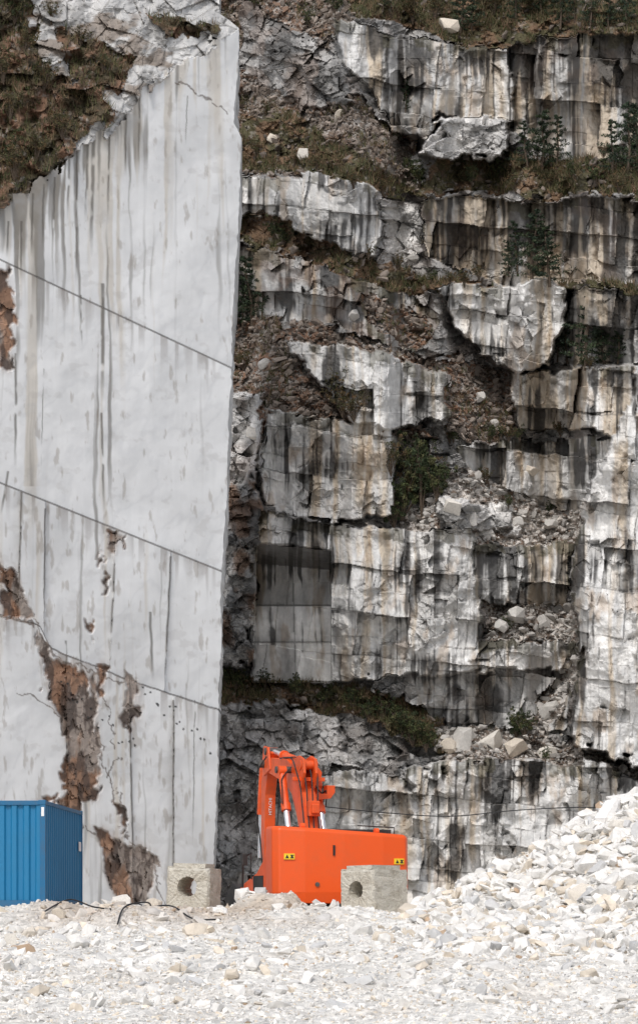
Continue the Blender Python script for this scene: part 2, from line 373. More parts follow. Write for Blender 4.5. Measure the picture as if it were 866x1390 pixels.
# soft broad veining of the marble
vein=np.abs(fbm((LX+.6*LY)/60,(LY-.3*LX)/110,2,5)-.5); m=1-ss(.0,.05,vein); c=mix3(c,m*.16,(.40,.41,.43))
m=ss(.45,.80,fbm(LX/45,LY/40,10,6)); c=mix3(c,m*.20,(.40,.41,.42))
m=ss(.64,.74,fbm(LX/18,LY/14,5,6)+.03*low); c=mix3(c,m*.2,(.36,.34,.32))
m=ss(.68,.80,fbm(LX/7,LY/26,3,4)+.05*(LY>f2l)); c=mix3(c,m*.45,(.28,.24,.20))
for fl in(f1l,f2l,f3l):
    d_=np.abs(LY-fl-ns*4*(fl is f3l)); c=mix3(c,(1-ss(.6,1.9,d_))*.85,(.07,.065,.06))
    dn=(LY-fl); m=((dn>0)&(dn<70))*np.clip(1-dn/(10+60*vn(LX/4,LY*0,5)),0,1)*ss(.5,.75,vn(LX/5,LY*0,3)); c=mix3(c,np.clip(m,0,1)*.5,(.19,.16,.14))
for (xa,ya,xb,yb,wv) in[(30,668,26,832,1.4),(62,690,60,840,1.2),(232,755,224,935,1.5),(158,720,150,900,1.4),(204,830,208,925,1.8),(255,130,252,200,.7),(60,500,56,640,.6),(140,385,140,545,2.4),(138,560,142,700,1.6),(90,870,96,1230,1.2),(176,925,182,1235,1.4),(236,950,236,1235,1.3),(265,950,262,1150,.7),(12,640,2,700,1.6),(110,400,112,470,1),(30,300,28,380,1.4),(12,300,10,350,1.4),(60,250,58,340,1.4),(95,200,92,300,1.4),(128,190,124,350,2.4),(150,160,147,300,1.4),(75,240,72,330,1.4),(105,200,104,390,1.4),(22,480,22,640,1.7),(120,195,117,300,1.8),(172,135,170,240,1.3),(190,125,188,220,1.2),(45,262,43,350,1.5)]:
    t=np.clip((LY-ya)/(yb-ya),0,1); xc=xa+(xb-xa)*t+ns*2
    d_=np.abs(LX-xc); fade=np.clip((yb-LY)/(yb-ya)*3,0,1); m=(1-ss(wv*.4,wv*1.5,d_))*((LY>ya)&(LY<yb))*fade; c=mix3(c,m*.75*ss(.1,.35,vn(LX/8,LY/14,3)),(.11,.10,.085))
for pts in([(60,870),(100,905),(170,925)],[(100,1095),(120,1130),(215,1155)],[(0,838),(55,852),(62,880)],[(125,900),(160,1000),(150,1060),(185,1140)],[(20,940),(70,965),(95,1010)],[(205,1150),(225,1230)],[(240,105),(315,155)],[(105,960),(175,1100)]):
    for (xa,ya),(xb,yb) in zip(pts,pts[1:]):
        vx,vy=xb-xa,yb-ya; t=np.clip(((wx-xa)*vx+(wy-ya)*vy)/(vx*vx+vy*vy),0,1); d_=np.hypot(wx-xa-vx*t,wy-ya-vy*t); m=1-ss(.5,2.0,d_); c=mix3(c,m*.75,(.09,.065,.05))
rf=[[(60,880),(100,905),(125,925),(130,960),(125,1000),(140,1050),(122,1085),(100,1098),(85,1060),(92,1010),(72,960)],[(130,1122),(165,1138),(212,1150),(208,1210),(170,1228),(150,1212),(138,1165)],[(5,758),(24,780),(38,842),(10,842)],[(-160,355),(12,362),(20,440),(16,498),(-160,480)],[(142,715),(162,722),(156,748),(146,745)],[(165,905),(186,925),(188,965),(178,995),(170,960)],[(100,1070),(112,1100),(90,1150),(80,1090)],[(52,862),(66,880),(72,912),(58,895)],[(128,905),(150,900),(142,935),(130,945)],[(158,1085),(175,1100),(170,1132)],[(140,745),(150,800),(144,800)],[(118,840),(132,850),(126,880)],[(55,1078),(84,1080),(80,1090),(58,1088)]]
g1,g2,gr,gt=wor(wx/16,wy/34,3); h1,h2,hr,ht=wor(LX/7,LY/11,6); n1_,n2_,nr_,nt_=wor(LX/4.5,LY/4,5)
rr=np.zeros(LX.shape)
for p_ in rf: rr=np.maximum(rr,inpoly(wx,wy,p_).astype(float))
rr=blur(blur(rr,1,0),1,1)
rcol=(.65+.7*gr+.25*hr)[...,None]*np.array([.25,.15,.10])
gy_=ss(.43,.58,fbm(LX/22,LY/50,8,4)); rcol=mix3(rcol,gy_*.8,(.31,.28,.255)); rcol=mix3(rcol,ss(.46,.60,fbm(LX/8,LY/24,1,4))*.8,(.075,.055,.047))
rcol=mix3(rcol,(1-ss(0,.06,g2-g1))*.6,(.06,.045,.04))
c=c*(1-rr[...,None])+rcol*rr[...,None]
bl=blur(blur(rr,9,0),5,1)*(1-rr); c=mix3(c,np.clip(bl*1.2,0,1)*ss(.35,.6,fbm(LX/8,LY/20,2,3))*.6,(.34,.25,.19))
DW+=rr*(.12+(gr-.5)*.14+gt*.28+ht*.06)
top=[(-160,-300),(340,-300),(340,24),(318,44),(285,62),(250,80),(220,104),(196,120),(130,190),(62,238),(0,275),(-160,330)]
tm=inpoly(LX+(wx-LX)*(LX<300),LY+(wy-LY)*(LX<300),top).astype(float)
k1,k2,kr,kt=wor(LX/46,LY/30,2); l1,l2,lr,lt=wor(LX/15,LY/11,7)
veg=inpoly(wx,wy,[(-160,-300),(20,-300),(50,60),(70,110),(130,110),(150,150),(62,245),(0,275),(-160,330)])|inpoly(wx,wy,[(70,30),(110,50),(180,75),(170,105),(110,150)])|inpoly(wx,wy,[(190,10),(300,40),(296,52),(230,50)])
wr=(.40+.24*np.clip(.5*kr+.3*lr+.2*nr_+ns*.5,0,1))[...,None]*np.array([1,.99,.975])
wr=mix3(wr,(1-ss(0,.06,k2-k1))*.5,(.10,.09,.08)); wr=mix3(wr,ss(.50,.62,fbm(LX/34,LY/20,9,5))*.75*(LX<280),(.19,.145,.11)); wr=mix3(wr,ss(.56,.7,fbm(LX/16,LY/30,4,4))*.5,(.13,.125,.12))
vc=mix3(np.ones(LX.shape+(3,))*np.array([.085,.068,.042]),ss(.38,.6,fbm(LX/25,LY/18,4,4)),(.185,.11,.072))
vc=mix3(vc,ss(.72,.85,.5*nr_+.5*lr)*.6,(.36,.33,.3)); vc=mix3(vc,ss(.5,.62,fbm(LX/14,LY/10,7,4))*.6,(.045,.042,.026))
vv=veg.astype(float)[...,None]; tc_=wr*(1-vv)+vc*vv
c=c*(1-tm[...,None])+tc_*tm[...,None]
rgh=np.where(veg,1.0,.5)
DW+=tm*(np.clip(topy-LY,0,400)*.026*.5+rgh*((kr-.5)*.7+kt*1.0+(lr-.5)*.25+lt*.3+nt_*.15+ns*1.5))
for i in range(34):
    hx=85+i*6+random.uniform(-4,4); hy=935+ (i*5.0)%90+random.uniform(-14,14)
    m=(np.hypot(LX-hx,LY-hy)<1.6).astype(float); c=mix3(c,m*.9,(.03,.03,.03))
Vw=np.stack([(LX-433)/F*DW,DW,ZC+(1240-LY)/F*DW],-1)
ret=[]; rc_=[]
for kx in range(1,40):
    t=kx*.45
    b=Vw[:,-1,:].copy()
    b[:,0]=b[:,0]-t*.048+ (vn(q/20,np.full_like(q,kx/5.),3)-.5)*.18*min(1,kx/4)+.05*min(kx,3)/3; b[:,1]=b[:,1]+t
    ret.append(b); cc=c[:,-1,:]*(.62+.25*fbm(q/14,np.full_like(q,kx/3.),5,3))[:,None]; rc_.append(cc)  # side return: front edge colour darkened, its shade painted in
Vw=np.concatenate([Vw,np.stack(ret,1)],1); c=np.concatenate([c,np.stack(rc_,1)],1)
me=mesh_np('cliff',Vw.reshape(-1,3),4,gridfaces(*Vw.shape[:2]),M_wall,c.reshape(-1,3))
obj('cliff',me,kind='structure',label='tall smooth sawn white marble face with rust coloured fractures',category='cliff')
def wallD(x,y):
    i=int(np.clip(round((y-q[0])/1.3),0,len(q)-1)); j=int(np.clip(round((x-X0)/(E[i]-X0)*379),0,379)); return float(DW[i,j])
# ============================================================ GROUND
def tanf(x,y): return np.clip(ss(-7.0,-4.8,x)*(1-ss(-.5,1.6,x))*ss(43,48.5,y),0,1)*ss(.28,.52,fbm(x/1.5+9,y/2.5+9,5,3)+.1)
def G(x,y,noise=True):
    x=np.asarray(x,float);y=np.asarray(y,float)
    g=1.70*ss(28,52.5,y)
    dip=ss(54.3,55.6,y)*(1-ss(62.5,65,y))*ss(-3.8,-2.9,x)*(1-ss(2.2,3.4,x)); g=g-dip*.95
    ridge=np.interp(x,[1.6,2.06,3.03,4.0,4.98,5.96,7.03,10,14,22,40],[1.3,1.70,2.08,2.54,3.10,3.66,4.15,5.3,6.3,6.6,5])
    hp=ridge-.50*np.abs(y-50.2)**1.02*np.where(y>50.2,1.3,.85)
    hp=np.where(x>1.0,hp,-5); hp=hp+.11*(fbm(x/1.1,y/1.1,4,3)-.5)*2
    g=np.where(hp>g,hp,g)
    for mx,my,mr,mh in((-4.6,51.0,.9,.22),(-1.5,50.8,.9,.24),(-.6,50.9,.6,.22),(-5.6,48.5,.9,.24),(-3.4,46.5,1.2,.30),(.2,46.6,1.0,.2),(-7.5,47,1.2,.2)):
        g=g+mh*np.exp(-((x-mx)/mr)**2-((y-my)/(mr*.8))**2)
    if noise: g=g+(fbm(x/1.6+40,y/1.6+40,2,4)-.5)*.45*ss(20,34,y)*(1-.6*ss(56,60,y))+(fbm(x*1.9,y*1.9,6,3)-.5)*.12
    for x0,x1,y0,y1,t in((-4.0,-2.1,50.0,54.3,1.71),(-.05,1.95,48.6,54.0,1.57)):
        w_=ss(x0-.5,x0,x)*(1-ss(x1,x1+.5,x))*ss(y0-1.5,y0,y)*(1-ss(y1,y1+.6,y)); tt=t+(fbm(x*2,y*2,6,3)-.5)*.08
        g=g*(1-w_)+np.minimum(g,tt)*w_
    return g
def axis(a,b,d,ext):
    core=list(np.arange(a,b+1e-6,d)); s_=d; o=[];v=b
    while v<ext: s_*=1.35; v+=s_; o.append(v)
    s_=d;i=[];v=a
    while v>-ext: s_*=1.35; v-=s_; i.append(v)
    return np.array(i[::-1]+core+o)
gx=axis(-12,15,.085,600); gy=axis(28,62,.085,600)
GX,GY=np.meshgrid(gx,gy)
GZ=G(GX,GY)
gc=np.ones(GX.shape+(3,))*np.array([.74,.72,.685])
gc=gc*(.76+.38*fbm(GX*2.2,GY*2.2,3,4))[...,None]
gc=mix3(gc,tanf(GX,GY)*.75,(.42,.33,.245)); gc=mix3(gc,ss(.52,.68,fbm(GX/1.3,GY/1.3,8,4))*.25,(.50,.43,.35))
me=mesh_np('ground',np.stack([GX,GY,GZ],-1).reshape(-1,3),4,gridfaces(*GX.shape)[:,::-1],M_ground,gc.reshape(-1,3))
obj('ground',me,kind='structure',label='white marble rubble quarry floor with a heap of broken stone',category='ground')
# ============================================================ ROCKS
def hull_template(seed,npt=9,asp=(1,.75,.5)):
    r=random.Random(seed); bm=bmesh.new()
    for i in range(npt):
        v=Vector((r.gauss(0,1),r.gauss(0,1),r.gauss(0,1))).normalized()*r.uniform(.75,1.05)
        m_=max(abs(v.x),abs(v.y),abs(v.z)); v=v.lerp(v/m_*.8,.55)
        bm.verts.new((v.x*asp[0],v.y*asp[1],v.z*asp[2]))
    res=bmesh.ops.convex_hull(bm,input=bm.verts)
    bmesh.ops.delete(bm,geom=[v for v in bm.verts if not v.link_faces],context='VERTS')
    bmesh.ops.triangulate(bm,faces=bm.faces); bm.verts.ensure_lookup_table()
    for i,v in enumerate(bm.verts): v.index=i
    V=np.array([v.co[:] for v in bm.verts]); Fc=np.array([[v.index for v in f.verts] for f in bm.faces]); bm.free()
    return V/np.abs(V).max(),Fc
T1=[hull_template(i,9,(1,random.uniform(.6,.9),random.uniform(.4,.85))) for i in range(14)]; T2=[hull_template(50+i,14,(1,random.uniform(.6,.95),random.uniform(.4,.8))) for i in range(16)]
def rotm(n):
    qn=rng.randn(n,4); qn/=np.linalg.norm(qn,axis=1)[:,None]; w_,x,y,z=qn.T
    return np.stack([1-2*(y*y+z*z),2*(x*y-z*w_),2*(x*z+y*w_),2*(x*y+z*w_),1-2*(x*x+z*z),2*(y*z-x*w_),2*(x*z-y*w_),2*(y*z+x*w_),1-2*(x*x+y*y)],-1).reshape(n,3,3)
def rocks(pos,size,col,temps):
    VV=[];FF=[];CC=[];base=0
    n=len(pos); idx=rng.randint(0,len(temps),n)
    for ti,(tv,tf) in enumerate(temps):
        s_=np.where(idx==ti)[0]
        if not len(s_): continue
        k=len(s_); an=np.stack([rng.uniform(.8,1.35,k),rng.uniform(.7,1.1,k),rng.uniform(.6,1.0,k)],-1)
        vv=tv[None]*an[:,None,:]*size[s_][:,None,None]
        vv=np.einsum('kij,knj->kni',rotm(k),vv); vv[...,2]*=.8
        vv=vv+pos[s_][:,None,:]
        ff=tf[None]+(np.arange(k)*len(tv))[:,None,None]+base
        VV.append(vv.reshape(-1,3));FF.append(ff.reshape(-1,3));CC.append(np.repeat(col[s_],len(tv),0)); base+=k*len(tv)
    return np.concatenate(VV),np.concatenate(FF),np.concatenate(CC)
def gcol(x,y,n):
    t=rng.rand(n); b=rng.uniform(.66,.86,n)
    cc=b[:,None]*np.array([1,.975,.935])
    w_=(t<.16)[:,None]; cc=np.where(w_,b[:,None]*np.array([.92,.82,.69]),cc)
    w_=((t>.26)&(t<.275))[:,None]; cc=np.where(w_,np.array([.42,.31,.22])*(.4+b[:,None]),cc)
    w_=((t>.30)&(t<.40))[:,None]; cc=np.where(w_,b[:,None]*np.array([.72,.715,.71]),cc)
    tn=tanf(x,y)
    return cc*(1-.65*tn[:,None])+np.array([.44,.35,.27])*(.7+.6*rng.rand(n))[:,None]*.65*tn[:,None]
def sample(n,y0,y1,pad=1.5):
    y=rng.uniform(y0,y1,n); x=rng.uniform(-1,1,n)*(.145*y+pad); return x,y
x,y=sample(42000,31,56); sz=.016+.035*rng.rand(len(x))**2+.025*(rng.rand(len(x))<.10); z=G(x,y)+sz*.05
A=rocks(np.stack([x,y,z],-1),sz,gcol(x,y,len(x)),T1)
x,y=sample(2800,33,55.5); 
pad_=((x>-4)&(x<-2)&(y>50)&(y<54))|((x>-.1)&(x<2)&(y>48)&(y<53.5))
sz=(.06+.17*rng.rand(len(x))**4)*np.where(pad_,.6,1); z=G(x,y)+sz*.1
B=rocks(np.stack([x,y,z],-1),sz,gcol(x,y,len(x)),T2)
x=rng.uniform(1.9,9,9500);y=rng.uniform(41,51.5,9500); sz=.035+.22*rng.rand(len(x))**4.2; z=G(x,y)+sz*.25
Cc=rocks(np.stack([x,y,z],-1),sz,gcol(x,y,len(x)),T2)
o1=len(A[0]);o2=o1+len(B[0])
me=mesh_np('gravel',np.concatenate([A[0],B[0],Cc[0]]),3,np.concatenate([A[1],B[1]+o1,Cc[1]+o2]),M_rock,np.concatenate([A[2],B[2],Cc[2]]))
obj('gravel',me,kind='stuff',label='loose broken white marble gravel covering the ground and heap',category='gravel')
cand=np.argwhere(((kind==SL)|((kind==VG)&(rng.rand(*kind.shape)<.2)))&(PX>300)&(PX<880)&(PY>-20)&(PY<1060))
sel=cand[rng.randint(0,len(cand),8000)]
pos=V.reshape(PX.shape+(3,))[sel[:,0],sel[:,1]]
sz=.05+.24*rng.rand(len(sel))**6
bb=bri[sel[:,0],sel[:,1]]; cc=(rng.uniform(.18,.52,len(sel))*np.clip(bb,.5,1.2))[:,None]*np.where((bb<.8)[:,None],np.array([1,.84,.72]),np.array([1,.95,.89]))
pos=pos+np.stack([0*sz,-sz*.3,sz*.2],-1)
A=rocks(pos,sz,cc,T2)
me=mesh_np('rubble',A[0],3,A[1],M_rock,A[2]); obj('rubble',me,kind='stuff',label='small broken stones scattered on the cliff ledges',category='rubble')
bm_=[]
for i in range(8):
    tv,tf=hull_template(200+i,20,(1,.85,.68))
    k_=np.array([[.78,.76,.73],[.71,.67,.61],[.82,.80,.78],[.66,.59,.50],[.76,.735,.70],[.52,.50,.47],[.80,.78,.75],[.71,.65,.57]][i])
    bm_.append(mesh_np('boulder',tv,3,tf,M_rock,np.ones((len(tv),3))*k_))
def boulder(x,y,z,s_,g,lab,mi=None):
    o=obj('boulder',bm_[random.choice([0,1,2,3,4,6,7]) if mi is None else mi],category='boulder',label=lab,group=g)
    o.location=(x,y,z); o.scale=(s_*random.uniform(.8,1.2),s_*random.uniform(.8,1.1),s_*random.uniform(.75,1.1)); o.rotation_euler=(random.uniform(-.5,.5),random.uniform(-.5,.5),random.uniform(0,6.28))
for (bx,by,Dd,s_) in [(822,1118,49.6,.46),(846,1100,49.9,.34),(690,1180,49.9,.26),(772,1150,49.3,.30),(735,1152,50,.24),(800,1190,48,.34),(760,1230,46.5,.34),(845,1160,48.8,.3),(705,1215,48,.28),(655,1205,49.7,.24),(640,1235,47.5,.28),(850,1225,46.5,.3),(600,1232,49,.22),(810,1255,45,.28),(680,1262,44.5,.25),(560,1262,46,.2),(520,1285,42,.18),(40,1262,45,.2),(85,1252,47,.2),(15,1280,43,.22),(165,1240,51,.27),(208,1240,51.5,.30),(330,1248,51,.22),(380,1262,47,.2),(300,1262,47,.2),(430,1252,50,.2),(850,1290,42,.24),(740,1290,42,.2),(620,1290,42,.2),(783,1118,50,.3),(862,1135,49,.3),(722,1185,49,.22),(790,1222,47,.26),(835,1198,47.5,.24),(770,1188,48.5,.2),(590,1255,46,.2),(185,1255,49.5,.28),(812,1140,49.2,.26),(750,1200,48.2,.24),(835,1265,44,.25),(715,1250,46,.22)]:
    X=(bx-433)/F*Dd; zz=float(G(X,Dd)); boulder(X,Dd,zz+s_*.2,s_,'loose boulders on the rubble','angular block of broken white marble on rubble')
for (bx,by,s_) in [(413,213,.45),(608,38,.6),(345,590,.5),(720,640,.35),(700,712,.5),(640,705,.45),(615,690,.5),(660,725,.4),(745,712,.4),(700,835,.5),(735,845,.45),(680,850,.4),(630,1005,.8),(668,1008,.7),(700,1015,.6),(612,1015,.5),(742,1022,.5),(755,930,.5),(745,965,.5),(770,900,.4),(585,345,.35),(560,350,.35),(460,160,.35),(370,190,.35),(650,540,.35),(670,575,.3),(480,430,.3),(360,495,.35)]:
    p=onc(bx,by); boulder(p.x,p.y-.15,p.z,s_,'boulders resting on the cliff ledges','pale marble boulder resting on a cliff ledge',random.choice([5,1,3,5]))
# ============================================================ VEGETATION
def leaves(cent,rad,nper,size,seed,cols,flat=.8):
    r=np.random.RandomState(seed); n=len(cent)*nper
    c0=np.repeat(cent,nper,0); rr=np.repeat(rad,nper)
    d=r.randn(n,3); d/=np.linalg.norm(d,axis=1)[:,None]; p=c0+d*(rr*r.rand(n)**.45)[:,None]*np.array([1,1,flat])
    a=r.randn(n,3);a/=np.linalg.norm(a,axis=1)[:,None]; b=np.cross(a,r.randn(n,3)); b/=np.linalg.norm(b,axis=1)[:,None]
    s_=size*r.uniform(.5,1.3,n)[:,None]
    v=np.stack([p-a*s_,p+b*s_*.45,p+a*s_,p-b*s_*.45],1).reshape(-1,3)
    f=np.arange(n*4).reshape(n,4)
    ci=np.repeat(r.randint(0,len(cols),len(cent)),nper); col=np.array(cols)[ci]*r.uniform(.5,1.5,n)[:,None]
    return v,f,np.repeat(col,4,0)
def make_tree(seed,h,style):
    r=random.Random(seed); mb=MB(); cent=[];rad=[]
    def tr(pts,r0,r1,n=6):
        k=len(pts); mb.tube(pts,[r0+(r1-r0)*i/(k-1) for i in range(k)],n)
    if style=='conifer':
        tr([(0,0,-.3),(.03*h,0,h*.35),(-.02*h,.02,h*.7),(0,0,h*.98)],.045*h*.6,.008)
        for i in range(28):
            t=.06+.92*(i/28); a=i*2.4+r.uniform(-.5,.5); L=h*.32*(1-t)**.75*r.uniform(.4,1.3)+.08
            e=Vector((math.cos(a)*L,math.sin(a)*L,t*h+L*.15))
            tr([(0,0,t*h-.05),tuple(e)],.02,.006,4)
            for s_ in(.4,.75,1.05): cent.append((e.x*s_+r.uniform(-.05,.05),e.y*s_,t*h+(e.z-t*h)*s_-.04)); rad.append(.10+.13*L*r.uniform(.7,1.3))
        cols=[(.030,.046,.026),(.042,.060,.030),(.023,.037,.022)]
        v,f,c_=leaves(np.array(cent),np.array(rad),22,.07,seed,cols,.6)
    elif style=='bush':
        for i in range(12):
            a=r.uniform(0,6.28); sp=r.uniform(.1,.55)*h; hh=h*r.uniform(.45,1.05)
            e=Vector((math.cos(a)*sp,math.sin(a)*sp,hh)); m_=e*.5+Vector((0,0,.08*h))
            tr([(0,0,-.2),tuple(m_),tuple(e)],.03,.008,5)
            for s_ in(.5,.75,1.0):
                for k in range(2): cent.append((e.x*s_+r.gauss(0,.09)*h,e.y*s_+r.gauss(0,.09)*h,e.z*s_+r.gauss(0,.06)*h)); rad.append(h*r.uniform(.05,.12))
        cols=[(.065,.078,.030),(.046,.060,.026),(.092,.092,.040),(.034,.048,.022)]
        v,f,c_=leaves(np.array(cent),np.array(rad),28,.068,seed,cols)
    else:
        for i in range(22):
            a=r.uniform(0,6.28); sp=r.uniform(.1,.6)*h; e=Vector((math.cos(a)*sp,math.sin(a)*sp,h*r.uniform(.4,1)))
            tr([(0,0,-.2),(e.x*.4,e.y*.4,e.z*.55),tuple(e)],.018,.005,4)
            for s_ in(.6,.8,1.0): cent.append((e.x*s_,e.y*s_,e.z*s_)); rad.append(h*r.uniform(.06,.14))
        cols=[(.085,.070,.034),(.12,.078,.038),(.065,.065,.028)]
        v,f,c_=leaves(np.array(cent),np.array(rad),20,.055,seed,cols)
    bmesh.ops.recalc_face_normals(mb.bm,faces=mb.bm.faces)
    tm=bpy.data.meshes.new('trunk'); mb.bm.to_mesh(tm); mb.bm.free(); tm.materials.append(M_bark)
    return tm,mesh_np('crown',v,4,f,M_leaf,c_)
TR={'conifer':[make_tree(s_,3.2,'conifer') for s_ in(1,2,3,4)],'bush':[make_tree(s_,2.0,'bush') for s_ in(11,12,13,14,15)],'scrub':[make_tree(s_,1.5,'scrub') for s_ in(21,22,23)]}
INFO={'conifer':('pine_tree','small dark green pine growing on a cliff ledge','tree','small pines growing on the ledges'),'bush':('bush','leafy green bush growing on a cliff ledge','bush','green bushes growing on the ledges'),'scrub':('bush','thin brownish scrub on a cliff ledge','bush','brown scrub on the ledges')}
HH={'conifer':3.2,'bush':2.0,'scrub':1.5}
def plant(kd,x,yb,hpx,wall=False):
    Dd=(wallD(x,yb) if wall else min(cliffD(x,yb),cliffD(x,yb-12),cliffD(x,yb+6)+1)); p=P(x,yb,Dd-.15)
    s_=hpx/F*Dd/HH[kd]; nm,lab,cat,g=INFO[kd]
    e=obj(nm,None,label=lab,category=cat,group=g); e.location=p; e.empty_display_size=.3
    e.rotation_euler=(random.uniform(-.1,.1),random.uniform(-.1,.1),random.uniform(0,6.28)); w_=random.uniform(.8,1.15); e.scale=(s_*w_,s_*w_,s_)
    t,cn=random.choice(TR[kd]); obj('trunk',t,e); obj('crown',cn,e)
for a in [('conifer',702,368,70),('conifer',722,378,95),('conifer',745,382,80),('conifer',690,372,45),('conifer',342,442,100),('conifer',356,430,70),('conifer',330,440,60),
 ('conifer',770,492,75),('conifer',795,494,95),('conifer',820,492,75),('conifer',756,488,50),('conifer',838,490,55),
 ('conifer',735,228,85),('conifer',755,225,70),('conifer',715,222,60),('conifer',850,235,105),('conifer',830,235,75),('conifer',866,240,100),
 ('conifer',640,40,60),('conifer',625,45,65),('conifer',700,30,60),('conifer',760,35,60),('conifer',800,38,70),('conifer',850,35,60),('conifer',735,20,50),('conifer',780,30,50),('conifer',825,36,55),('conifer',550,150,45),('conifer',520,10,45),
 ('bush',545,700,75),('bush',572,695,85),('bush',592,676,50),('bush',555,655,60),('bush',575,640,45),('bush',535,715,45),
 ('bush',560,1010,45),('bush',578,1018,35),('bush',540,990,30),('bush',700,1005,40),('bush',712,1000,35),('bush',740,1035,20),('bush',440,960,30),('bush',480,960,28),('bush',520,975,32),('bush',400,945,28),('bush',360,935,25),('bush',320,935,32),('bush',305,930,25),
 ('bush',680,245,32),('bush',780,245,36),('bush',810,250,32),('bush',640,250,25),('bush',570,255,36),('bush',555,245,32),('bush',375,325,28),('bush',385,332,22),('bush',690,690,18),('bush',680,595,18),('bush',688,858,22),('bush',665,598,22),('bush',705,598,20),('bush',745,700,18),('bush',615,600,20),('bush',790,500,18),('bush',585,385,20),('bush',500,978,26),('bush',545,1000,28),
 ('scrub',465,560,55),('scrub',480,568,40),('scrub',455,550,38),('scrub',350,215,30),('scrub',400,225,22),('scrub',360,160,25),('scrub',430,230,20),('scrub',600,240,25),('scrub',650,380,20),('scrub',610,385,18),('scrub',560,20,35),('scrub',590,25,40),('scrub',670,20,35),('scrub',545,690,60),('scrub',560,30,30),('scrub',660,655,20),('bush',420,35,22),('bush',455,20,30),('bush',345,10,25),('scrub',520,265,22),('scrub',480,255,20),('scrub',700,260,25),('scrub',745,255,28),('scrub',840,262,30),('scrub',500,350,20),('scrub',540,365,22),('scrub',630,388,20),('scrub',420,340,20),('scrub',610,600,24),('scrub',690,598,20),('scrub',760,592,20),('scrub',800,500,18),('scrub',330,500,25),('scrub',530,640,50),('scrub',600,650,30)]:
    plant(*a)
for a in [('scrub',20,240,45),('scrub',50,215,40),('scrub',85,185,35),('scrub',15,160,40),('scrub',60,120,40),('scrub',100,140,30),('bush',15,215,35),('scrub',5,110,40),('scrub',140,95,25),('scrub',35,70,35),('scrub',70,30,30),('scrub',110,60,25),('bush',20,30,35)]:
    plant(*a,wall=True)
cand=np.argwhere((kind==VG)&(PX>290)&(PX<900)&(PY>-60))
sel=cand[rng.randint(0,len(cand),14000)]
V3=V.reshape(PX.shape+(3,)); pos=V3[sel[:,0],sel[:,1]]
nz=fbm(pos[:,0]/1.5+50,pos[:,2]/1.5+50,3,3); pos=pos[nz>.44]
cs_=np.argwhere((kind==SL)&(PX>300)&(PX<880)&(PY>-20)&(PY<640)); cs_=cs_[rng.randint(0,len(cs_),2600)]; ps=V3[cs_[:,0],cs_[:,1]]; nz=fbm(ps[:,0]/1.2+20,ps[:,2]/1.2+20,5,3); ps=ps[nz>.55]
selw=np.argwhere(veg&(tm>0)&(LY>-50)&(LX>-40)); selw=selw[rng.randint(0,len(selw),1200)]; pw=Vw[selw[:,0],selw[:,1]]
pos=np.concatenate([pos,ps,pw]); n=len(pos)
k=5; p0=np.repeat(pos,k,0)+rng.uniform(-.12,.12,(n*k,3))*np.array([1,1,.2]); nn=n*k
hgt=rng.uniform(.10,.42,nn); lean=rng.randn(nn,2)*.35*hgt[:,None]; ang=rng.rand(nn)*6.28; wv=.022
side=np.stack([np.cos(ang)*wv,np.sin(ang)*wv,0*ang],-1)
tip=p0+np.stack([lean[:,0],lean[:,1],hgt],-1)
vv=np.stack([p0-side,p0+side,tip],1).reshape(-1,3); ff=np.arange(nn*3).reshape(nn,3)
gcols=np.array([(.09,.085,.035),(.14,.11,.06),(.065,.072,.028),(.15,.10,.06)])[np.repeat(rng.randint(0,4,n),k)]*rng.uniform(.6,1.2,nn)[:,None]
me=mesh_np('grass',vv,3,ff,M_leaf,np.repeat(gcols,3,0)); obj('grass',me,kind='stuff',label='dry grass tufts growing along the cliff ledges',category='grass')
# ============================================================ CONTAINER
ct_=obj('shipping_container',None,label='blue corrugated steel shipping container standing on rubble',category='container')
ct_.location=(-6.62,55,1.76); ct_.rotation_euler=(0,0,math.radians(-2.6))
Wd,Ln_,Hh=2.44,6.06,2.59
def corr(L,period=.30,dep=.055):
    o=[];xx=0
    while xx<L-.01:
        for a,b in((0,0),(.36,0),(.5,1),(.86,1)):
            t=xx+a*period
            if t<L: o.append((t,b*dep))
        xx+=period
    o.append((L,0)); return o
def wall_sheet(name,p0,dirv,nrm,L,z0,z1):
    mb=MB(); pr=corr(L); A_=[];B_=[]
    for t,dd_ in pr:
        p=Vector(p0)+Vector(dirv)*t-Vector(nrm)*dd_
        A_.append(mb.bm.verts.new((p.x,p.y,z0)));B_.append(mb.bm.verts.new((p.x,p.y,z1)))
    for i in range(len(pr)-1): mb.bm.faces.new([A_[i],A_[i+1],B_[i+1],B_[i]])
    return mb.done(name,M_blue,ct_)
wall_sheet('end_wall',(-Wd+.12,.03,0),(1,0,0),(0,-1,0),Wd-.24,.16,Hh-.12)
wall_sheet('side_wall',(-.03,.12,0),(0,1,0),(1,0,0),Ln_-.24,.16,Hh-.10)
wall_sheet('side_wall',(-Wd+.03,.12,0),(0,1,0),(-1,0,0),Ln_-.24,.16,Hh-.10)
mb=MB()
for x_ in(-Wd,-.13):
    for y_ in(0,Ln_-.13): mb.box(x_,x_+.13,y_,y_+.13,.12,Hh-.118)
for z0,z1 in((.004,.155),(Hh-.12,Hh-.01)):
    mb.box(-Wd+.132,-.132,.005,.11,z0,z1); mb.box(-Wd+.132,-.132,Ln_-.11,Ln_-.005,z0,z1)
for z0,z1 in((.004,.155),(Hh-.10,Hh-.01)):
    mb.box(-Wd+.005,-Wd+.1,.132,Ln_-.132,z0,z1); mb.box(-.1,-.005,.132,Ln_-.132,z0,z1)
mb.done('frame',M_blued,ct_,bevel=.008)
